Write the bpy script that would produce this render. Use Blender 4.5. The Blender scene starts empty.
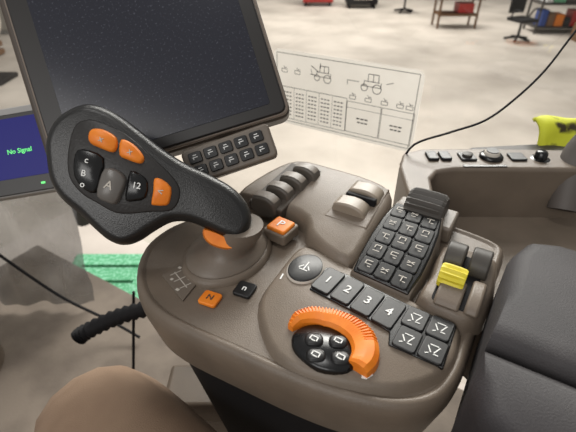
import bpy, bmesh, math, random
from mathutils import Vector, Matrix
random.seed(4)
scene=bpy.context.scene
try: scene.view_settings.view_transform='Standard'
except Exception: pass
COL=bpy.context.collection
def lin(c):
    c/=255.0
    return c/12.92 if c<=0.04045 else ((c+0.055)/1.055)**2.4
def rgb(t): return (lin(t[0]),lin(t[1]),lin(t[2]),1)
MATS={}
def mat(name,c,rough=.5,metal=0,c2=None,nscale=60,bump=0,bscale=400,emit=0,spec=.4,n0=.4,n1=.7,detail=4):
    if name in MATS: return MATS[name]
    m=bpy.data.materials.new(name); m.use_nodes=True
    nt=m.node_tree; b=nt.nodes['Principled BSDF']
    b.inputs['Base Color'].default_value=rgb(c); b.inputs['Roughness'].default_value=rough
    b.inputs['Metallic'].default_value=metal
    b.inputs['Specular IOR Level'].default_value=spec
    tc=nt.nodes.new('ShaderNodeTexCoord')
    if c2 is not None:
        n=nt.nodes.new('ShaderNodeTexNoise'); n.inputs['Scale'].default_value=nscale; n.inputs['Detail'].default_value=detail
        nt.links.new(tc.outputs['Object'],n.inputs['Vector'])
        r=nt.nodes.new('ShaderNodeValToRGB'); r.color_ramp.elements[0].color=rgb(c); r.color_ramp.elements[1].color=rgb(c2)
        r.color_ramp.elements[0].position=n0; r.color_ramp.elements[1].position=n1
        nt.links.new(n.outputs['Fac'],r.inputs['Fac']); nt.links.new(r.outputs['Color'],b.inputs['Base Color'])
    if bump:
        n=nt.nodes.new('ShaderNodeTexNoise'); n.inputs['Scale'].default_value=bscale; n.inputs['Detail'].default_value=3
        nt.links.new(tc.outputs['Object'],n.inputs['Vector'])
        bp=nt.nodes.new('ShaderNodeBump'); bp.inputs['Strength'].default_value=bump; bp.inputs['Distance'].default_value=.001
        nt.links.new(n.outputs['Fac'],bp.inputs['Height']); nt.links.new(bp.outputs['Normal'],b.inputs['Normal'])
    if emit:
        b.inputs['Emission Color'].default_value=rgb(c); b.inputs['Emission Strength'].default_value=emit
    MATS[name]=m; return m
taupe=mat('taupe_plastic',(107,95,83),.42,c2=(98,87,76),nscale=25,bump=.3,bscale=900,spec=.42)
taupeL=mat('taupe_plastic_light',(114,102,90),.43,c2=(106,95,83),nscale=30,bump=.3,bscale=900,spec=.42)
taupeD=mat('taupe_dark',(72,64,57),.55,bump=.2)
greyP=mat('grey_plastic',(106,96,86),.42,bump=.2,bscale=700)
black=mat('black_plastic',(22,21,21),.32,c2=(29,28,27),nscale=40,bump=.3,bscale=900,spec=.5)
blackG=mat('black_gloss',(14,14,15),.22,spec=.45)
key=mat('key_black',(24,24,25),.36,c2=(32,31,31),nscale=90,spec=.32)
dkgrey=mat('dark_grey',(60,56,52),.5,c2=(70,66,61),nscale=50)
under=mat('under_black',(22,21,23),.7,spec=.2)
orange=mat('orange_plastic',(230,130,38),.42,c2=(218,114,26),nscale=60,spec=.35)
yellow=mat('yellow_plastic',(212,196,52),.5)
white=mat('label_white',(225,225,222),.6)
lgrey=mat('label_grey',(185,178,168),.6)
silver=mat('paddle_beige',(138,126,112),.38)
leather=mat('leather',(64,61,62),.6,c2=(56,54,55),nscale=18,bump=.35,bscale=800,spec=.25)
leather2=mat('leather_lower',(55,52,53),.55,c2=(49,46,48),nscale=15,bump=.35,bscale=800,spec=.25)
screen=mat('screen_glass',(40,41,50),.2,c2=(74,76,86),nscale=380,n0=.60,n1=.74,detail=2,spec=.35)
bezel=mat('bezel',(30,27,26),.4)
casing=mat('monitor_casing',(72,63,56),.5)
blue=mat('blue_screen',(12,12,84),.4,emit=.75,spec=.2)
greenE=mat('green_text',(90,210,110),.4,emit=1)
def glassmat(name,fac,col):
    g=bpy.data.materials.new(name); g.use_nodes=True
    nt=g.node_tree; nt.nodes.clear()
    o=nt.nodes.new('ShaderNodeOutputMaterial'); tr=nt.nodes.new('ShaderNodeBsdfTransparent'); gl=nt.nodes.new('ShaderNodeBsdfGlossy'); mx=nt.nodes.new('ShaderNodeMixShader')
    tr.inputs['Color'].default_value=col; gl.inputs['Roughness'].default_value=.02; mx.inputs['Fac'].default_value=fac
    nt.links.new(tr.outputs[0],mx.inputs[1]);nt.links.new(gl.outputs[0],mx.inputs[2]);nt.links.new(mx.outputs[0],o.inputs['Surface'])
    return g
glass=glassmat('window_glass',.10,(.92,.92,.89,1))

def empty(name,M=None,parent=None):
    e=bpy.data.objects.new(name,None); COL.objects.link(e); e.empty_display_size=.02
    if parent: e.parent=parent
    if M is not None: e.matrix_local=M
    return e
def add(name,verts,faces,m,parent=None,bevel=0,seg=3,smooth=True,M=None,sub=0,ang=40):
    me=bpy.data.meshes.new(name); me.from_pydata([tuple(v) for v in verts],[],faces); me.validate()
    bm=bmesh.new(); bm.from_mesh(me); bmesh.ops.recalc_face_normals(bm,faces=bm.faces); bm.to_mesh(me); bm.free()
    me.materials.append(m)
    ob=bpy.data.objects.new(name,me); COL.objects.link(ob)
    if parent: ob.parent=parent
    if M is not None: ob.matrix_local=M
    if bevel:
        b=ob.modifiers.new('bev','BEVEL'); b.width=bevel; b.segments=seg; b.limit_method='ANGLE'; b.angle_limit=math.radians(35)
        b.use_clamp_overlap=True
    if smooth:
        try: me.shade_smooth()
        except Exception:
            for p in me.polygons: p.use_smooth=True
        try: me.set_sharp_from_angle(angle=math.radians(ang))
        except Exception: pass
        if bevel:
            try:
                w=ob.modifiers.new('wn','WEIGHTED_NORMAL'); w.keep_sharp=True
            except Exception: pass
    return ob
def catmull(pts,n=4,closed=True):
    out=[];L=len(pts)
    rng=range(L) if closed else range(L-1)
    for i in rng:
        g=lambda k: Vector(pts[k%L]) if closed else Vector(pts[max(0,min(L-1,k))])
        p0,p1,p2,p3=g(i-1),g(i),g(i+1),g(i+2)
        for k in range(n):
            t=k/n
            out.append(.5*((2*p1)+(p2-p0)*t+(2*p0-5*p1+4*p2-p3)*t*t+(3*p1-p0-3*p2+p3)*t**3))
    if not closed: out.append(Vector(pts[-1]))
    return out
def area(p): return .5*sum(p[i][0]*p[(i+1)%len(p)][1]-p[(i+1)%len(p)][0]*p[i][1] for i in range(len(p)))
def inset(p,d):
    s=1 if area(p)>0 else -1
    out=[];L=len(p)
    for i in range(L):
        a=Vector(p[i-1][:2]);c=Vector(p[(i+1)%L][:2]);t=(c-a)
        if t.length<1e-9: t=Vector((1,0))
        t.normalize(); nrm=Vector((-t.y,t.x))*s
        out.append(Vector(p[i][:2])+nrm*d)
    return out
def loft(name,rings,m,parent=None,cap=True,M=None,ang=60,sub=0):
    V=[];Fc=[];n=len(rings[0])
    for r in rings: V+=[tuple(v) for v in r]
    for k in range(len(rings)-1):
        for i in range(n):
            j=(i+1)%n
            Fc.append((k*n+i,k*n+j,(k+1)*n+j,(k+1)*n+i))
    if cap:
        Fc.append(tuple(range(n))[::-1]); Fc.append(tuple(range((len(rings)-1)*n,len(rings)*n)))
    return add(name,V,Fc,m,parent,M=M,ang=ang)
def slab(name,pts,prof,m,parent=None,sm=0,M=None,zf=None,ang=60):
    p=catmull(pts,sm) if sm else [Vector(q) for q in pts]
    rings=[]
    for z,d in prof:
        q=inset(p,d)
        rings.append([(v.x/1000,v.y/1000,(z+(zf(v.x,v.y) if zf and z>0 else 0))/1000) for v in q])
    return loft(name,rings,m,parent,M=M,ang=ang)
def prism(name,pts,z0,z1,m,parent=None,bevel=1,sm=0,M=None,zf=None,seg=3):
    p=catmull(pts,sm) if sm else [Vector(q) for q in pts]
    n=len(p)
    V=[(v.x/1000,v.y/1000,z0/1000) for v in p]+[(v.x/1000,v.y/1000,(z1+(zf(v.x,v.y) if zf else 0))/1000) for v in p]
    Fc=[tuple(range(n))[::-1],tuple(range(n,2*n))]+[(i,(i+1)%n,n+(i+1)%n,n+i) for i in range(n)]
    return add(name,V,Fc,m,parent,bevel=bevel/1000,M=M,seg=seg)
def rr(cx,cy,w,h,r=3,ang=0,n=4):
    out=[]
    for sx,sy,a0 in((1,1,0),(-1,1,90),(-1,-1,180),(1,-1,270)):
        for k in range(n+1):
            a=math.radians(a0+90*k/n)
            out.append(((w/2-r)*sx+r*math.cos(a),(h/2-r)*sy+r*math.sin(a)))
    c,s=math.cos(math.radians(ang)),math.sin(math.radians(ang))
    return [(cx+x*c-y*s,cy+x*s+y*c) for x,y in out]
def ell(cx,cy,a,b,n=36): return [(cx+a*math.cos(2*math.pi*k/n),cy+b*math.sin(2*math.pi*k/n)) for k in range(n)]
def tube(name,pts,r,m,parent=None,sm=6,n=10,radf=None):
    P=catmull([Vector(p) for p in pts],sm,False)
    rings=[]
    up=Vector((0,0,1))
    for i,p in enumerate(P):
        t=(P[min(i+1,len(P)-1)]-P[max(i-1,0)]).normalized()
        a=t.cross(up)
        if a.length<.05: a=t.cross(Vector((1,0,0)))
        a.normalize(); b=a.cross(t)
        rad=radf(i) if radf else r
        rings.append([p+a*rad*math.cos(2*math.pi*k/n)+b*rad*math.sin(2*math.pi*k/n) for k in range(n)])
    return loft(name,rings,m,parent)
def text(name,s,size,x,y,z,m,parent,ang=0):
    cu=bpy.data.curves.new(name,'FONT'); cu.body=s; cu.size=size/1000; cu.extrude=.00015; cu.align_x='CENTER'; cu.align_y='CENTER'
    cu.offset=size/1000*.01
    cu.materials.append(m)
    ob=bpy.data.objects.new(name,cu); COL.objects.link(ob); ob.parent=parent
    ob.matrix_local=Matrix.Translation((x/1000,y/1000,z/1000))@Matrix.Rotation(math.radians(ang),4,'Z')
    return ob
def quads(name,rects,z,m,parent):
    V=[];Fc=[]
    for (x,y,w,h,*a) in rects:
        an=math.radians(a[0]) if a else 0
        c,s=math.cos(an),math.sin(an)
        for dx,dy in((-w/2,-h/2),(w/2,-h/2),(w/2,h/2),(-w/2,h/2)):
            V.append(((x+dx*c-dy*s)/1000,(y+dx*s+dy*c)/1000,z/1000))
        k=len(V);Fc.append((k-4,k-3,k-2,k-1))
    return add(name,V,Fc,m,parent,smooth=False)
def box(name,x0,x1,y0,y1,z0,z1,m,parent=None,bevel=5,M=None):
    return prism(name,[(x0*1000,y0*1000),(x1*1000,y0*1000),(x1*1000,y1*1000),(x0*1000,y1*1000)],z0*1000,z1*1000,m,parent,bevel,M=M)

pitch=math.radians(35)
Fw=Vector((0,math.cos(pitch),-math.sin(pitch)));Up=Vector((0,math.sin(pitch),math.cos(pitch)));Rt=Vector((1,0,0))
cd=bpy.data.cameras.new('camera'); cam=bpy.data.objects.new('camera',cd); COL.objects.link(cam)
cam.location=(0,0,1.0); cam.rotation_euler=(math.radians(55),0,0); cd.lens=26.875; cd.sensor_width=36; cd.clip_start=.02; cd.clip_end=200
cd.dof.use_dof=True; cd.dof.focus_distance=.44; cd.dof.aperture_fstop=9
scene.camera=cam
def tilted(loc,roll=0,yaw=0,pt=0):
    B=Matrix((Rt,Up,-Fw)).transposed().to_4x4()
    return Matrix.Translation(loc)@B@Matrix.Rotation(math.radians(yaw),4,'Y')@Matrix.Rotation(math.radians(pt),4,'X')@Matrix.Rotation(math.radians(roll),4,'Z')

# ================= CONSOLE
CM=Matrix.Translation((0,.3,.7))@Matrix.Rotation(math.radians(-31),4,'Z')
con=empty('control_console',CM)
outl=[(-146,-60),(-112,-82),(-71,-90),(-7,-87),(49,-83),(94,-76),(130,-64),(155,-44),(166,-15),(168,30),(168,103),(172,150),(165,185),(110,196),(40,198),(-40,200),(-100,197),(-128,170),(-145,129),(-164,54),(-176,15),(-172,-24)]
slab('body_shell',outl,[(-72,26),(-70,14),(-62,9),(-24,1),(-12,0),(-4,1.5),(0,4),(1.5,7),(.5,9),(-2,12)],taupe,con,sm=4)
slab('base_cover',outl,[(-330,70),(-68,22)],under,con,sm=3)
prism('body_top',[tuple(v) for v in inset(catmull(outl,3),11)],-6,-1,taupe,con,.5)
slab('joystick_platform',ell(-85,16,43,55,44),[(-4,-1),(3,0),(6,3),(7,6)],taupe,con)
rb=[(-132,96),(-122,150),(-98,188),(-52,193),(11,190),(40,172),(42,110),(38,56),(-14,70),(-34,92),(-66,98),(-100,94)]
zf=lambda u,v: (v-40)*.15
slab('rear_block',rb,[(-4,-2),(4,0),(8,1.5),(12,5),(13,9)],taupeL,con,sm=3,zf=zf)
prism('lever_slot_plate',[(-108,88),(-100,176),(-56,176),(-62,88)],8,14,taupeD,con,2,zf=zf)
def paddle(i,u,v,w,m,capm,L=30,H=20,z0=20,dep=-14):
    zz=zf(0,v)+z0
    prof=[(-L*.55,dep),(-L*.6,H*.55),(-L*.35,H*.95),(0,H*1.05),(L*.3,H*.8),(L*.5,H*.2),(L*.5,dep)]
    p=catmull(prof,3)
    V=[]
    for s in(-1,1):
        V+=[((u+a.x)/1000,(v+s*w/2)/1000,(zz+a.y)/1000) for a in p]
    n=len(p)
    Fc=[tuple(range(n)),tuple(range(n,2*n))[::-1]]+[(k,(k+1)%n,n+(k+1)%n,n+k) for k in range(n)]
    add('lever_%d'%i,V,Fc,m,con,bevel=.0025)
    if capm is None: return
    V=[];q=[a for a in p if a.y>H*.3]
    n=len(q)
    for s in(-1,1):
        V+=[((u+a.x*1.03)/1000,(v+s*w*.34)/1000,(zz+a.y*1.05+.3)/1000) for a in q]
    Fc=[(k,k+1,n+k+1,n+k) for k in range(n-1)]
    add('lever_cap_%d'%i,V,Fc,capm,con)
lv=mat('lever_grey',(84,78,71),.42)
for i,(u,v) in enumerate([(-84,93),(-79,116),(-74,139),(-69,162)]):
    paddle(i+1,u,v,18,lv,greyP,L=28,H=9,z0=16)
prism('throttle_slot',[(-16,104),(-8,180),(34,178),(36,104)],8,13.6,taupe,con,2,zf=zf)
paddle(5,9,128,22,silver,None,L=34,H=9,z0=14)
paddle(6,14,158,22,silver,None,L=34,H=9,z0=14)
box('throttle_gap',-.006,.030,.140,.146,.012,.037,under,con,1)
# keypad, sloping up from the number keys
kz=lambda u,v:(v-43)*.15-8.5
slab('keypad_housing',[(44,45),(106,41),(109,70),(110,100),(108,135),(104,160),(48,166),(42,130),(41,100),(42,70)],[(-2,-2),(4,0),(17,1),(20.5,2.5),(21.5,4)],greyP,con,sm=0,zf=kz)
prism('keypad_plate',[(46,47),(104,43),(107,70),(107.5,100),(106,130),(102,155),(49,160),(44,130),(43,100),(44,70)],10,22.5,blackG,con,2,zf=kz)
n=0
for r in range(5):
    for c in range(3):
        n+=1; v=58-c*1.5+r*21.8; bow=[0,1.5,2.2,1.5,-.5][r]; u=58.5+c*(17.6+bow*.25)-1+bow*.2
        kk=kz(u,v)
        prism('key_%d'%n,rr(u,v,16.6+bow*.2,20.3,3,[-2,-1,0,1,3][r]),10,24.2+(.8 if c==1 else 0),key,con,1.0,zf=kz)
        zt=24.9+kk+(.8 if c==1 else 0)+1.0
        ic=[[(u-3,v+3,.9,5),(u+3,v+3,.9,5),(u,v+5.5,6,.9),(u,v-4,7,.9)],[(u,v+4,7,.9),(u-3,v+1.5,.9,5),(u,v-1,7,.9),(u+2,v-5,3,.9)],[(u,v,8,.9,25),(u,v,8,.9,-25),(u,v-5,5,.9)],[(u,v+2,8,.9),(u,v-1,.9,8),(u+3,v-5,3,.9)]][n%4]
        quads('key_icon_%d'%n,ic,zt,lgrey,con)
def ribwheel(name,c,rad,w,m,parent,teeth=34,depth=.05):
    rings=[]
    N=teeth*2
    for dx,f_ in((-.5,.55),(-.5,.86),(-.42,.97),(-.2,1),(.2,1),(.42,.97),(.5,.86),(.5,.55)):
        ring=[]
        for k in range(N):
            a=2*math.pi*k/N; R_=rad*f_*(1-(depth if (k%2 and f_>.9) else 0))
            ring.append(((c[0]+dx*w)/1000,(c[1]+R_*math.cos(a))/1000,(c[2]+R_*math.sin(a))/1000))
        rings.append(ring)
    return loft(name,rings,m,parent,ang=25)
ribwheel('scroll_dial',(80,171,20),27,42,mat('dial_grey',(66,62,58),.5),con,teeth=24,depth=.1)
box('dial_cradle',.045,.114,.154,.196,0,.020,greyP,con,3)
prism('park_surround',rr(-50,68,30,30,4,-4),4,17,taupeL,con,2)
prism('park_button',rr(-50,68,24,24,3,-4),8,20.5,orange,con,2)
text('park_label','P',15,-50,68,20.9,white,con,0)
prism('shift_diagram',[(-121,-46),(-116,-24),(-83,-38),(-79,-62)],-1,1.2,greyP,con,.5)
quads('shift_diagram_lines',[(-100,-42,28,1,-22),(-111,-37,1,12,-22),(-101,-41,1,14,-22),(-90,-46,1,12,-22),(-113,-29,3.5,3),(-103,-32,3,3),(-92,-37,4,3),(-108,-46,3,3),(-93,-54,4,3)],1.5,lgrey,con)
prism('orange_button',rr(-58,-47,19,17,3,8),-1,3,orange,con,1.2)
text('orange_button_label','N',9,-58,-47,3.4,taupeD,con,8)
prism('black_button',rr(-37,-20,19,19,3,8),-1,3,key,con,1.2)
text('black_button_label','n',10,-37,-20,3.4,white,con,8)
# front pod
pod=[(-14,-26),(-20,19),(-20,58),(4,64),(79,50),(146,37),(156,20),(155,-13),(130,-47),(91,-66),(44,-74),(12,-58)]
slab('front_pod',pod,[(-2,-3),(3,0),(6,1.5),(8,5)],taupeL,con,sm=3)
slab('oval_ring',ell(3,29,17.5,22),[(6,-.5),(9.5,0),(10.2,1.4)],lgrey,con)
slab('oval_button',ell(3,29,16.4,20.9),[(6,0),(11,0),(11.6,1.5)],key,con)
quads('oval_icon',[(3,31,1.3,12),(-1,28,1.2,6,-35),(7,28,1.2,6,35),(3,24,9,1.2)],12.0,white,con)
prism('button_strip',[(20,6),(20,42),(41,43),(106,35),(151,32),(152,-17),(107,-17),(103,-4),(80,0)],6,9.6,blackG,con,1)
for i,(u,v) in enumerate([(31,24),(52.5,21.5),(74,18),(95.5,15)]):
    prism('number_key_%d'%(i+1),rr(u,v,20,34,3,-6),8.5,11.6,key,con,1.0)
    text('number_%d'%(i+1),str(i+1),13,u,v,12.0,white,con,-6)
for i,(u,v) in enumerate([(118,20.5),(139.5,20.5),(119,-5),(140.5,-5)]):
    prism('function_key_%d'%(i+1),rr(u,v,20,24,3,-2),8.5,11.6,key,con,1.0)
    quads('function_icon_%d'%(i+1),[(u-3,v-1,1.0,7,30),(u+3,v,1.0,8,-25),(u,v+4,7,1.0),(u+3,v-5,4,1.0),(u-4,v-6,3,1.0,30)],12.0,white,con)
# orange thumb lever (crescent with ribbed rim)
cx,cy=64,-49
tabl=[(-9,22,41),(5,22,44),(16,22,45),(49,21,46),(70,20,44),(91,20,42),(118,21,42),(133,24,44),(157,29,43),(168,31,40),(174,32,38)]
def rad_at(a):
    for (a0,i0,o0),(a1,i1,o1) in zip(tabl,tabl[1:]):
        if a<=a1: t=(a-a0)/(a1-a0); t=max(0,t); return i0+(i1-i0)*t,o0+(o1-o0)*t
    return tabl[-1][1:]
V=[];Fc=[];A0,A1,NS=-9,174,236
for s in range(NS+1):
    t=s/NS;ad=A0+(A1-A0)*t;a=math.radians(ad)
    ri,ro=rad_at(ad); w_=ro-ri
    rib=1.2 if (s%6 in(0,1,2) and ad>34) else 0
    hh=min(1,.85+t*5)*min(1,.6+(1-t)*5)
    for fr,z_ in [(0,7),(0,14),(.10,17.5),(.42,20),(.52,20),(.75,19.5),(.93,15),(1,5)]:
        r_=ri+w_*fr-(rib*.6 if fr>.6 else 0)
        zz=7+(z_-7)*hh if z_>7 else z_
        V.append(((cx+r_*math.cos(a))/1000,(cy+r_*math.sin(a))/1000,(zz-(rib if fr>.45 and fr<1 else 0))/1000))
K=8
for s in range(NS):
    for k in range(K-1):
        a=s*K+k;Fc.append((a,a+1,a+K+1,a+K))
Fc.append(tuple(range(K)));Fc.append(tuple(range(NS*K,NS*K+K))[::-1])
add('orange_thumb_lever',V,Fc,orange,con,ang=20)
slab('round_keypad_base',catmull([(35,-48),(41,-35),(58,-25),(78,-25),(90,-38),(92,-51),(86,-62),(68,-69),(50,-66),(39,-59)],3),[(4,0),(11,0),(13,2)],blackG,con)
for i,(u,v) in enumerate([(53.5,-47.5),(71.5,-39),(62,-60.5),(80,-52.5)]):
    slab('round_key_%d'%(i+1),catmull(rr(u,v,15.5,12.5,5.5,28),1),[(11,0),(14,0),(15,1.6)],key,con)
    quads('round_icon_%d'%(i+1),[(u,v+2,6,1),(u-3,v,1,4),(u+3,v,1,4),(u,v-2,4,1)],15.4,white,con)
prism('pod_mark',[(100,-57),(104,-56),(107,-50),(104,-49),(103,-52),(99,-53)],6.5,8.5,white,con,.2)
quads('pod_tick',[(-12,8,1.5,8,10)],8.4,white,con)
# yellow hydraulic lever housing
slab('lever_housing',[(112,42),(114,80),(112,128),(140,136),(168,130),(168,44),(140,36)],[(-2,-2),(6,0),(14,2),(17,5)],taupe,con,sm=2)
prism('housing_slot',rr(140,82,34,78,5),10,17.6,under,con,1)
def paddle2(name,u,v,w,d,h,m,top):
    prof=[(-d*.5,0),(-d*.55,h*.6),(-d*.2,h),(d*.25,h*.95),(d*.5,h*.5),(d*.5,0)]
    p=catmull(prof,3);n=len(p);V=[]
    for s in(-1,1): V+=[((u+s*w/2)/1000,(v+a.x)/1000,(14+a.y)/1000) for a in p]
    Fc=[tuple(range(n)),tuple(range(n,2*n))[::-1]]+[(k,(k+1)%n,n+(k+1)%n,n+k) for k in range(n)]
    add(name,V,Fc,m,con,bevel=.003)
paddle2('rear_paddle_a',129,108,18,30,22,dkgrey,0)
paddle2('rear_paddle_b',152,110,18,30,22,dkgrey,0)
paddle2('yellow_lever_arm',137,60,22,34,12,taupeL,0)
paddle2('yellow_lever_base',158,64,12,40,14,taupeL,0)
ribwheel('yellow_knob',(134,71,26),12,23,yellow,con,teeth=14,depth=.14)

# ================= ARMREST
arm=empty('armrest',CM)
slab('arm_pad_upper',[(174,-13),(172,40),(173,95),(183,122),(208,132),(500,132),(500,-13)],[(-60,4),(-20,0),(42,0),(51,2),(57,7),(60,16)],leather,arm,sm=0)
slab('arm_pad_lower',[(173,-17),(171,-48),(181,-74),(212,-90),(500,-90),(500,-17)],[(-60,4),(-20,0),(38,0),(47,2),(52,7),(55,14)],leather2,arm,sm=0)
prism('arm_hinge',[(174,-40),(174,90),(190,90),(190,-40)],-70,5,taupeD,arm,3)

# ================= JOYSTICK
J=empty('joystick',tilted((-.133,.3625,.794),yaw=5))
S=.965
def jp(L,k=1.0,ox=0,oy=0): return [((x-150)*S*k+ox,(175-y)*S*k+oy) for x,y in L]
head=jp([(49,140),(57,122),(70,111),(86,105),(101,107),(119,116),(140,132),(160,148),(182,162),(206,173),(229,186),(243,201),(249,217),(246,231),(236,240),(221,237),(204,229),(186,222),(168,222),(151,231),(136,241),(122,245),(108,240),(95,229),(80,214),(63,199),(53,182),(49,160)],1,2,0)
slab('grip_shell',head,[(-38,17),(-32,10),(-20,3),(-8,0),(1,.5),(6,3),(9,7),(9.5,9.5)],black,J,sm=4)
fp=mat('face_plate',(44,42,41),.4,bump=.3,spec=.35)
K_=.965
def jq(L): return jp(L,K_,2,1)
inner=jq([(76,130),(88,122),(102,124),(127,136),(152,158),(174,180),(180,196),(172,212),(150,214),(128,216),(114,214),(100,206),(84,196),(72,180),(70,158)])
slab('face_plate',inner,[(5,0),(9.8,0),(11,1.5)],fp,J,sm=4)
slab('orange_rocker_a',jq([(90,138),(94,131),(105,131),(118,139),(119,150),(114,155),(102,151),(92,146)]),[(8,0),(13,1),(15,3)],orange,J,sm=3)
slab('orange_rocker_b',jq([(122,141),(134,145),(144,156),(145,163),(140,166),(128,162),(120,157)]),[(8,0),(13,1),(15,3)],orange,J,sm=3)
slab('orange_side_button',jq([(154,180),(162,180),(172,189),(171,202),(167,208),(154,208),(151,205),(153,192)]),[(8,0),(12.5,1),(14,2.5)],orange,J,sm=2)
def jx(x,y): return ((x-150)*S*K_+2,(175-y)*S*K_+1)
x,y=jx(104,142);text('rocker_icon_a','x',8,x,y,15.4,lgrey,J,-25)
x,y=jx(132,154);text('rocker_icon_b','x',8,x,y,15.4,lgrey,J,-35)
x,y=jx(161,194);text('side_icon','<',9,x,y,14.4,lgrey,J,-20)
slab('key_cluster',jq([(80,152),(92,152),(106,160),(104,178),(98,196),(86,192),(77,180),(76,164)]),[(8,0),(13,1),(14.5,3)],blackG,J,sm=2)
for i,(a,b_) in enumerate([(90,163),(87,176),(86,187)]):
    x,y=jx(a,b_);text('cluster_label_%d'%i,['c','B','o'][i],8,x,y,14.9,white,J,-10)
slab('silver_rocker',jq([(107,170),(120,172),(128,182),(124,196),(118,207),(108,205),(99,199),(101,184)]),[(8,0),(15,1),(17.5,3)],mat('rocker_grey',(100,96,92),.3),J,sm=2)
x,y=jx(112,188);text('rocker_pictogram','A',11,x,y,17.9,lgrey,J,-20)
slab('numbered_key',jq([(131,172),(142,176),(149,184),(147,200),(136,204),(126,203),(127,188)]),[(8,0),(13,1),(14.5,3)],blackG,J,sm=2)
x,y=jx(138,188);text('numbered_label','12',8,x,y,14.9,white,J,-10)
slab('orange_trim',jp([(203,228),(216,231),(230,237),(243,236),(242,247),(228,250),(212,246),(203,238)]),[(-26,1),(-20,0),(0,0),(4,2)],orange,J,sm=3)
JG=empty('joystick_boot',CM)
rings=[]
for cu,cv,a,b_,z in[(-85,16,39,50,7.5),(-85,16,37,48,11),(-83,16,30,38,15),(-77,15,24,28,20),(-71,15,22,24,28),(-65,15,22,23,38),(-62,15,21,21,48)]:
    rings.append([(x_/1000,y_/1000,z/1000) for x_,y_ in ell(cu,cv,a,b_,36)])
loft('collar',rings,greyP,JG)

# ================= MAIN DISPLAY
D=empty('touchscreen_display',tilted((-.1605,.524,.877),roll=17.2))
prism('casing',rr(-12,0,292,252,12),-40,-6,casing,D,5)
prism('casing_edge',rr(-8,0,281,248,10),-8,-1,mat('edge_silver',(120,108,98),.4),D,2)
prism('front_bezel',rr(-8,0,275,243,9),-6,2,bezel,D,2)
prism('screen',rr(-4,0,234,216,3),0,2.6,screen,D,.3)
prism('rear_mount',rr(20,-90,60,80,6),-90,-38,taupeD,D,4)
BP=empty('display_button_panel',tilted((-.066,.4347,.7808),roll=19))
prism('panel_body',rr(0,0,104,40,6),-18,0,greyP,BP,3)
for r in range(2):
    for c in range(5):
        x=-37+c*18+r*1.5; y=8-r*15.5
        prism('panel_key_%d'%(r*5+c+1),rr(x,y,15,12.5,2.5),-2,2.4,key,BP,.8)
        quads('panel_icon_%d'%(r*5+c+1),[(x,y,6,.9),(x,y+2.5,4,.9),(x-2,y-1,.9,3)],2.8,white,BP)
tube('panel_arm',[(.0,.01,-.017),(.0,.03,-.06),(.01,.05,-.10)],.010,taupeD,BP)

# ================= BLUE MONITOR
M2=empty('camera_monitor',tilted((-.418,.540,.725),roll=9.5))
prism('monitor_case',rr(0,0,196,124,6),-30,-2,mat('pale_case',(150,148,146),.5),M2,2)
prism('monitor_bezel',rr(0,-4,190,112,4),-4,1,bezel,M2,1)
prism('blue_panel',rr(0,4,176,84,2),0,1.6,blue,M2,.2)
text('no_signal_text','No Signal',9,45,-1,2,greenE,M2)
quads('status_led',[(70,-50,6,3)],1.5,greenE,M2)
tube('monitor_arm',[(0,0,-.03),(-.1,.03,-.15),(-.22,.0,-.22)],.012,dkgrey,M2)

# ================= SIDE WINDOW DECAL
Ru=Vector((math.cos(math.radians(-31)),math.sin(math.radians(-31)),0)); Rv=Vector((-Ru.y,Ru.x,0))
def uv(u,v,z): return Vector((0,.3,0))+Ru*u+Rv*v+Vector((0,0,z))
B=Matrix((Ru,Vector((0,0,1)),-Rv)).transposed().to_4x4()
DC=empty('instruction_decal',Matrix.Translation(uv(-.200,.546,.687))@B)
dm=mat('decal_white',(230,226,219),.6,c2=(220,215,207),nscale=20)
nt=dm.node_tree; pb=nt.nodes['Principled BSDF']; tl=nt.nodes.new('ShaderNodeBsdfTranslucent'); tl.inputs['Color'].default_value=rgb((225,220,212)); mx=nt.nodes.new('ShaderNodeMixShader'); mx.inputs['Fac'].default_value=.42
nt.links.new(pb.outputs[0],mx.inputs[1]); nt.links.new(tl.outputs[0],mx.inputs[2]); nt.links.new(mx.outputs[0],nt.nodes['Material Output'].inputs['Surface'])
plane_pts=[(a/1000,b_/1000,.0004) for a,b_ in rr(0,0,326,163,14,n=6)]
add('decal_sheet',plane_pts,[tuple(range(len(plane_pts)))],dm,DC,smooth=False)
ink=mat('ink',(52,52,52),.6)
R_=[]
def frame(x,y,w,h,t=.8): R_.extend([(x,y+h/2,w,t),(x,y-h/2,w,t),(x-w/2,y,t,h),(x+w/2,y,t,h)])
frame(0,0,310,149,1.1)
rs=random.Random(2)
for c in range(5):
    R_.append((-128+c*31,4,24,1.2))
    for r in range(7):
        for q in range(3): R_.append((-136+c*31+q*7.5,-8-r*8.4,rs.uniform(4,6),2.6))
frame(-66,-32,160,72,1)
for c in range(4): R_.append((-112+c*31,-32,.7,72))
frame(52,-34,74,66,1); frame(124,-34,66,66,1); R_+=[(52,-14,74,.7),(124,-14,66,.7)]
def tractor(x,y,s):
    R_.extend([(x,y,38*s,1.3),(x+2*s,y+9*s,28*s,1.3),(x-13*s,y+5*s,1.3,10*s),(x+19*s,y+4*s,1.3,10*s),(x+4*s,y+22*s,20*s,1.3),(x-6*s,y+15*s,1.3,14*s),(x+14*s,y+15*s,1.3,14*s),(x+4*s,y+15*s,1.3,14*s)])
    for dx,rw in((-12,6),(12,8)):
        for k in range(10):
            a=2*math.pi*k/10; R_.append((x+dx*s+rw*s*math.cos(a),y-3*s+rw*s*math.sin(a),rw*s*.64,1.4,math.degrees(a)+90))
tractor(-45,38,1.0); tractor(62,36,1.1)
R_+=[(-66,40,14,1.2),(-70,45,1.2,12,20),(-62,52,22,1.5,-30),(-50,60,1.5,10),(25,42,24,1.2),(12,38,1.2,10),(100,48,14,1.2,20)]
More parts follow.
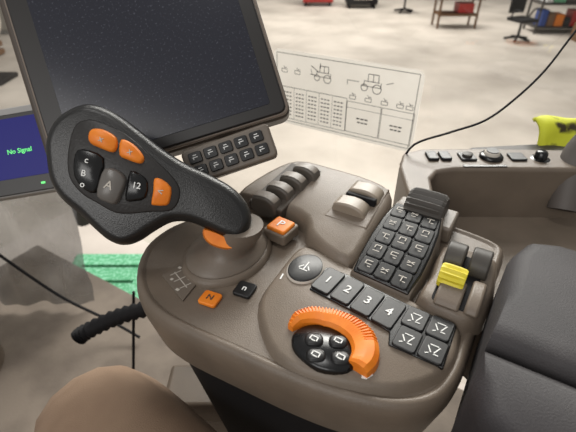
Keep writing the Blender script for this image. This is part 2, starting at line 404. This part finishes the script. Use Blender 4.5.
for i,x in enumerate((-136,-104,26,60,94,126,145)):
    y=12 if i>1 else 42
    R_+=[(x,y,13,1.1),(x,y-7,13,1.1),(x-6.5,y-3,1.1,7),(x+6.5,y-3,1.1,7),(x,y+3,1.1,8,30),(x+3,y+3,6,1.1)]
for x in (52,124):
    for q in range(3): R_.append((x-10+q*9,-34,7,2.8)); R_.append((x-8+q*8,-42,6,2.8))
quads('decal_print',R_,1.0,ink,DC)
frame_r=[(-150,-64,9,1.6,25),(-150,-64,1.6,9,25),(-146,-68,6,1.6,-20),(-154,-60,5,1.4,40)]
quads('decal_red_mark',frame_r,1.1,mat('red_ink',(190,50,40),.6),DC)

# ================= WINDOWS & cab frame
def plane(name,pts,m,parent=None): return add(name,pts,[tuple(range(len(pts)))],m,parent,smooth=False)
w1=plane('window_1',[uv(-1.25,.55,0.0),uv(1.0,.55,0.0),uv(1.0,.55,1.7),uv(-1.25,.55,1.7)],glass)
w2=plane('window_2',[uv(-1.3,-1.0,0.05),uv(-1.3,.52,0.05),uv(-1.3,.52,1.7),uv(-1.3,-1.0,1.7)],glass)
tube('cab_pillar',[uv(-1.32,.55,-.05),uv(-1.32,.55,.8),uv(-1.2,.52,1.75)],.028,mat('pillar',(58,54,50),.6))
RC=empty('side_switch_console')
rim=[(150,396),(148,460),(152,520),(166,560),(196,573),(300,574),(480,566),(700,556),(700,500),(480,508),(300,512),(226,512),(200,505),(186,486),(180,450),(178,396)]
prism('sill_rim',rim,560,720,taupe,RC,5,seg=4)
prism('tray_floor',[(160,392),(160,540),(700,540),(700,240),(240,240),(180,340)],560,640,taupeL,RC,3)
prism('rear_trim',[(186,560),(300,640),(480,660),(560,600),(560,540),(300,540)],560,690,dkgrey,RC,4)
for i,x in enumerate((203,221)):
    prism('rocker_%d'%(i+1),rr(x,545,15,24,3),718,724,key,RC,1.5)
prism('socket_plate',rr(252,544,22,24,3),718,723,key,RC,1.5); slab('socket_ring',ell(252,544,7,7,20),[(722,0),(726,0),(726.5,1)],dkgrey,RC)
slab('knob_ring',ell(286,544,16,16,32),[(718,0),(723,0),(725,2)],blackG,RC)
slab('knob',ell(286,544,11,11,28),[(722,0),(728,0.5),(730,2)],lgrey,RC); slab('knob_cap',ell(286,544,9,9,28),[(728,0),(731,.5)],key,RC)
prism('toggle_plate',rr(322,543,22,22,3),718,723,key,RC,1.2)
slab('cap_knob',ell(354,541,13,13,28),[(716,0),(720,0),(721,4),(729,5),(731,7)],blackG,RC)
prism('toggle_strip',rr(268,518,60,6,2),718,721,blackG,RC,.6)
tube('door_pillar_trim',[(.386,.50,.66),(.396,.525,.70),(.410,.545,.73),(.455,.555,.80),(.53,.57,.95),(.62,.58,1.3),(.66,.6,1.7)],.020,mat('pillar_grey',(84,78,74),.6),n=16)
tube('hanging_cable',[(.49,.68,1.0),(.44,.655,.92),(.402,.640,.868),(.359,.608,.823),(.317,.585,.790),(.275,.568,.765),(.226,.559,.751),(.178,.554,.735),(.165,.56,.70)],.0016,under,sm=5,n=8)

# ================= CAB FLOOR and lower stuff
plane('floor',[uv(-1.28,-1.0,0),uv(.9,-1.0,0),uv(.9,.53,0),uv(-.3,.53,0),uv(-.5,.33,0),uv(-1.28,.33,0)],mat('cab_floor',(120,109,98),.75,c2=(98,88,79),nscale=9,bump=.4,bscale=150))
def ribr(i): return .0165 if i%2 else .0125
P=[(-.392,.528,.352),(-.378,.533,.362),(-.32,.545,.388),(-.257,.557,.401),(-.19,.56,.41),(-.12,.53,.42)]
tube('corrugated_hose',P,.014,under,sm=9,n=14,radf=ribr)
ped=empty('console_pedestal')
box('pedestal_post',-.19,-.09,.38,.49,.0,.33,taupeL,ped,12)
box('pedestal_foot',-.20,-.06,.36,.54,.0,.03,taupeD,ped,6)
box('pedestal_arm',-.20,-.06,.38,.46,.32,.37,taupe,ped,8)
tube('floor_cable',[(-.30,.60,.40),(-.315,.58,.30),(-.33,.56,.2),(-.36,.55,.05),(-.42,.6,.012),(-.5,.62,.012)],.003,under)
rings=[]
for x_,y_,z_,a,b_ in[(-.90,.70,.0,.13,.12),(-.88,.71,.10,.11,.10),(-.85,.72,.22,.095,.09),(-.84,.72,.33,.09,.08),(-.84,.72,.36,.075,.065)]:
    rings.append([(x_+a*math.cos(2*math.pi*k/24),y_+b_*math.sin(2*math.pi*k/24),z_) for k in range(24)])
loft('steering_column_cover',rings,taupe)
V=[];Fc=[];NX,NY=40,22
for j in range(NY+1):
    for i in range(NX+1):
        s,t=i/NX,j/NY
        p=Vector((-.95,.98,.50))*(1-s)*(1-t)+Vector((-.56,.98,.46))*s*(1-t)+Vector((-1.0,.93,.02))*(1-s)*t+Vector((-.60,.93,.02))*s*t
        p.y+=.010*math.sin(s*15+t*5)+.006*math.sin(s*33-t*6)+.005*math.sin(t*17+s*12)
        V.append(p)
for j in range(NY):
    for i in range(NX):
        a=j*(NX+1)+i;Fc.append((a,a+1,a+NX+2,a+NX+1))
film=mat('plastic_film',(140,139,137),.22,c2=(90,89,88),nscale=7)
film.node_tree.nodes['Principled BSDF'].inputs['Alpha'].default_value=.7
add('plastic_sheet',V,Fc,film)
tube('wiring_loom',[(-.80,.88,.30),(-.70,.86,.2),(-.62,.85,.12),(-.50,.83,.05),(-.42,.80,.02)],.004,under)
GT=empty('green_step_tank')
gm=mat('tractor_green',(75,150,105),.6,c2=(125,185,150),nscale=70,n0=.45,n1=.6)
prism('tank_shell',[(-960,1180),(-610,1190),(-640,1560),(-1000,1560)],-700,-300,gm,GT,20)
for i in range(3): box('tread_%d'%i,-.93,-.67,1.26+i*.1,1.28+i*.1,-.302,-.29,gm,GT,2)

# ================= PERSON
def skin(name,verts,edges,radii,m,parent=None,root=0,sub=2):
    me=bpy.data.meshes.new(name); me.from_pydata(verts,edges,[]); me.materials.append(m)
    ob=bpy.data.objects.new(name,me); COL.objects.link(ob)
    if parent: ob.parent=parent
    sk=ob.modifiers.new('skin','SKIN')
    for i,r in enumerate(radii):
        me.skin_vertices[0].data[i].radius=(r,r) if not isinstance(r,tuple) else r
    me.skin_vertices[0].data[root].use_root=True
    sk.use_smooth_shade=True
    s=ob.modifiers.new('s','SUBSURF'); s.levels=sub; s.render_levels=sub
    return ob
PR=empty('seated_person')
cloth=mat('khaki_cloth',(138,115,95),.85,c2=(126,103,84),nscale=14,bump=.6,bscale=900)
def up_(u,v,z): return tuple(uv(u,v,z))
rk=(-.225,.272,.520)
V=[up_(.40,-.40,.52),up_(.36,-.30,.52),(-.02,.085,.512),(-.145,.205,.518),rk,(-.272,.338,.40),(-.288,.36,.25),(-.30,.37,.10),
   up_(.36,-.50,.52),up_(.12,-.56,.51),up_(-.16,-.58,.50),up_(-.24,-.58,.40),up_(-.25,-.58,.25),up_(-.25,-.58,.10)]
E=[(0,1),(1,2),(2,3),(3,4),(4,5),(5,6),(6,7),(0,8),(8,9),(9,10),(10,11),(11,12),(12,13)]
skin('trousers',V,E,[.13,.11,.096,.089,.082,.070,.060,.05,.11,.098,.078,.066,.058,.05],cloth,PR)
boot=mat('boot_leather',(48,40,34),.6)
for i,(ax,ay) in enumerate([(-.30,.37),tuple(uv(-.25,-.58,0))[:2]]):
    d=-Ru
    skin('boot_%d'%i,[(ax,ay,.15),(ax,ay,.05),(ax+d.x*.10,ay+d.y*.10,.045),(ax+d.x*.19,ay+d.y*.19,.035)],[(0,1),(1,2),(2,3)],[.052,.05,.045,.035],boot,PR)
ST=empty('driver_seat',CM)
prism('seat_cushion',rr(340,-400,440,440,60),-400,-315,leather,ST,25,seg=5)
prism('seat_base',rr(340,-400,300,300,40),-700,-400,under,ST,10)

# ================= SHOP
conc=mat('concrete',(200,190,179),.75,c2=(160,151,141),nscale=.9,n0=.35,n1=.75,detail=9)
plane('ground',[(-40,-20,-1.5),(40,-20,-1.5),(40,22,-1.5),(-40,22,-1.5)],conc)
plane('wall_far',[(-40,22,-1.5),(40,22,-1.5),(40,22,6),(-40,22,6)],mat('shop_wall',(160,152,142),.8))
rd=mat('red_paint',(170,40,35),.4); bluep=mat('blue_paint',(40,70,140),.4); wood=mat('wood',(110,80,55),.6)
green2=mat('green_paint',(50,120,60),.5)
def at(name,x,y): return empty(name,Matrix.Translation((x,y,-1.5)))
def chest(x,y,m):
    T=at('tool_chest',x,y); box('chest_body',-.5,.5,-.3,.3,.12,1.0,m,T,20)
    for i in range(4): box('drawer_%d'%i,-.45,.45,-.33,-.3,.16+i*.2,.33+i*.2,m,T,8)
    for i in range(4): box('handle_%d'%i,-.3,.3,-.36,-.33,.27+i*.2,.29+i*.2,lgrey,T,3)
    for i,(a,b_) in enumerate([(-.4,-.2),(.4,-.2),(-.4,.2),(.4,.2)]): box('caster_%d'%i,a-.04,a+.04,b_-.04,b_+.04,0,.12,under,T,10)
chest(1.0,16.0,rd); chest(2.4,15.6,under)
def chair(x,y,ang=0,m=under):
    C=empty('office_chair',Matrix.Translation((x,y,-1.5))@Matrix.Rotation(math.radians(ang),4,'Z'))
    for k in range(5):
        a=2*math.pi*k/5
        tube('leg_%d'%k,[(0,0,.12),(.3*math.cos(a),.3*math.sin(a),.06)],.03,m,C,n=6)
    tube('post',[(0,0,.1),(0,0,.48)],.03,m,C,n=8)
    box('seat',-.25,.25,-.25,.25,.45,.53,m,C,30); box('backrest',-.22,.22,.22,.28,.6,1.05,m,C,20)
    for s in(-1,1): tube('arm_%d'%(s+1),[(s*.27,.1,.5),(s*.3,0,.7),(s*.28,-.2,.7)],.02,m,C,n=6)
chair(5.5,10.9,20); chair(3.6,14.6,160)
def table(x,y):
    C=at('folding_table',x,y)
    box('top',-.6,.6,-.3,.3,.70,.75,wood,C,10)
    for i,(a,b_) in enumerate([(-.5,-.25),(.5,-.25),(-.5,.25),(.5,.25)]): tube('leg_%d'%i,[(a,b_,0),(a,b_,.7)],.03,wood,C,n=6)
    box('shelf',-.5,.5,-.25,.25,.3,.36,wood,C,5)
    box('crate_a',-.4,.1,-.2,.2,.76,1.0,wood,C,5); box('crate_b',.0,.4,-.2,.2,.37,.6,rd,C,5)
table(4.5,12.6)
def shelf(x,y,w=2.4,seed=1,n=3):
    C=at('storage_shelf',x,y); rs=random.Random(seed)
    for i in range(4):
        box('board_%d'%i,-w/2,w/2,-.3,.3,.12+i*.55,.16+i*.55,dkgrey,C,5)
    for i,(a,b_) in enumerate([(-w/2,-.3),(w/2,-.3),(-w/2,.3),(w/2,.3)]): tube('upright_%d'%i,[(a,b_,0),(a,b_,2.0)],.03,dkgrey,C,n=6)
    cols=[rd,bluep,yellow,orange,white,green2,under,wood,gm,under,dkgrey]
    for r in range(3):
        xx=-w/2+.1
        while xx<w/2-.2:
            ww=rs.uniform(.12,.3);hh=rs.uniform(.2,.42)
            box('goods_%d_%d'%(r,int(xx*100)),xx,xx+ww,-.25,.1,.17+r*.55,.17+r*.55+hh,rs.choice(cols),C,12); xx+=ww+.03
shelf(7.6,12.0,2.6,1); shelf(10.5,12.3,2.6,2); shelf(-2.2,18.5,2.4,3); shelf(5.5,18.6,2.4,4); shelf(9.0,18.6,2.4,7)
C=at('parts_carton',7.2,10.9); box('box_a',-.3,.3,-.25,.25,0,.4,wood,C,5); box('box_b',.4,.8,-.2,.25,0,.3,bluep,C,5)
C=at('pallet_stack',-6.9,9.3)
for i in range(5): box('pallet_%d'%i,-.7,.7,-.5,.5,.02+i*.16,.12+i*.16,wood,C,8)
C=at('shop_fan',-5.45,7.9)
tube('stand',[(0,0,0),(0,0,.7)],.05,under,C)
for q,(r_,y0,y1,mm) in enumerate([(.5,-.12,.12,mat('fan_white',(195,188,178),.5)),(.38,-.14,-.12,under)]):
    ribs=[[(r_*math.cos(2*math.pi*k/24),d,1.1+r_*math.sin(2*math.pi*k/24)) for k in range(24)] for d in(y0,y1)]
    loft('drum_%d'%q,ribs,mm,C)
box('foot',-.35,.35,-.3,.3,0,.08,under,C,10)
C=at('steel_locker',-8.0,12.0); box('body',-1.2,1.2,-.3,.3,0,2.0,mat('locker',(150,148,145),.5),C,15)
for i in range(4): box('door_%d'%i,-1.15+i*.58,-.62+i*.58,-.33,-.3,.1,1.9,mat('locker_door',(165,160,152),.5),C,8)
V=[];Fc=[];NX,NY=26,14
for j in range(NY+1):
    for i in range(NX+1):
        s,t=i/NX,j/NY
        p=Vector((.412+.33*s,.688-.02*s,.718))+Vector((0,-.050*t,.014*s-.034*t+.014*math.sin(t*3.1)))
        p.z+=.004*math.sin(s*13+t*5)+.002*math.sin(s*31); p.y+=.005*math.sin(s*21+t*7)
        V.append(p)
for j in range(NY):
    for i in range(NX):
        a=j*(NX+1)+i;Fc.append((a,a+1,a+NX+2,a+NX+1))
ov=add('safety_vest',V,Fc,mat('hivis',(196,200,50),.7,c2=(60,52,30),nscale=26,n0=.5,n1=.6))
so=ov.modifiers.new('sol','SOLIDIFY'); so.thickness=.006

# ================= LIGHT
w=bpy.data.worlds.new('world'); scene.world=w; w.use_nodes=True
bg=w.node_tree.nodes['Background']; bg.inputs['Color'].default_value=(1,.99,.97,1); bg.inputs['Strength'].default_value=.38
def arealight(name,loc,size,e,target,c=(1,.98,.95)):
    l=bpy.data.lights.new(name,'AREA'); l.shape='RECTANGLE'; l.size=size[0]; l.size_y=size[1]; l.energy=e; l.color=c
    ob=bpy.data.objects.new(name,l); COL.objects.link(ob); ob.location=loc
    ob.rotation_euler=(Vector(target)-Vector(loc)).to_track_quat('-Z','Y').to_euler(); return ob
arealight('shop_light',(1.2,5,3.8),(3.5,1.2),420,(0.2,1.5,.3))
arealight('shop_light.001',(2,13,5),(8,3),1000,(2,13,-1.5))
arealight('rear_fill',(-2,-3,3.2),(3,2),90,(0,.6,.6))  # added fill behind the camera, brightens faces turned to the viewer; no shop lamp
arealight('shop_light.003',(0,4.5,4.6),(3,2),190,(0,4.5,-1.5))
arealight('cab_fill',(-.3,.3,2.2),(.4,.3),4,(0,.4,.7))  # weak fill added above the console, not a fixture of the cab
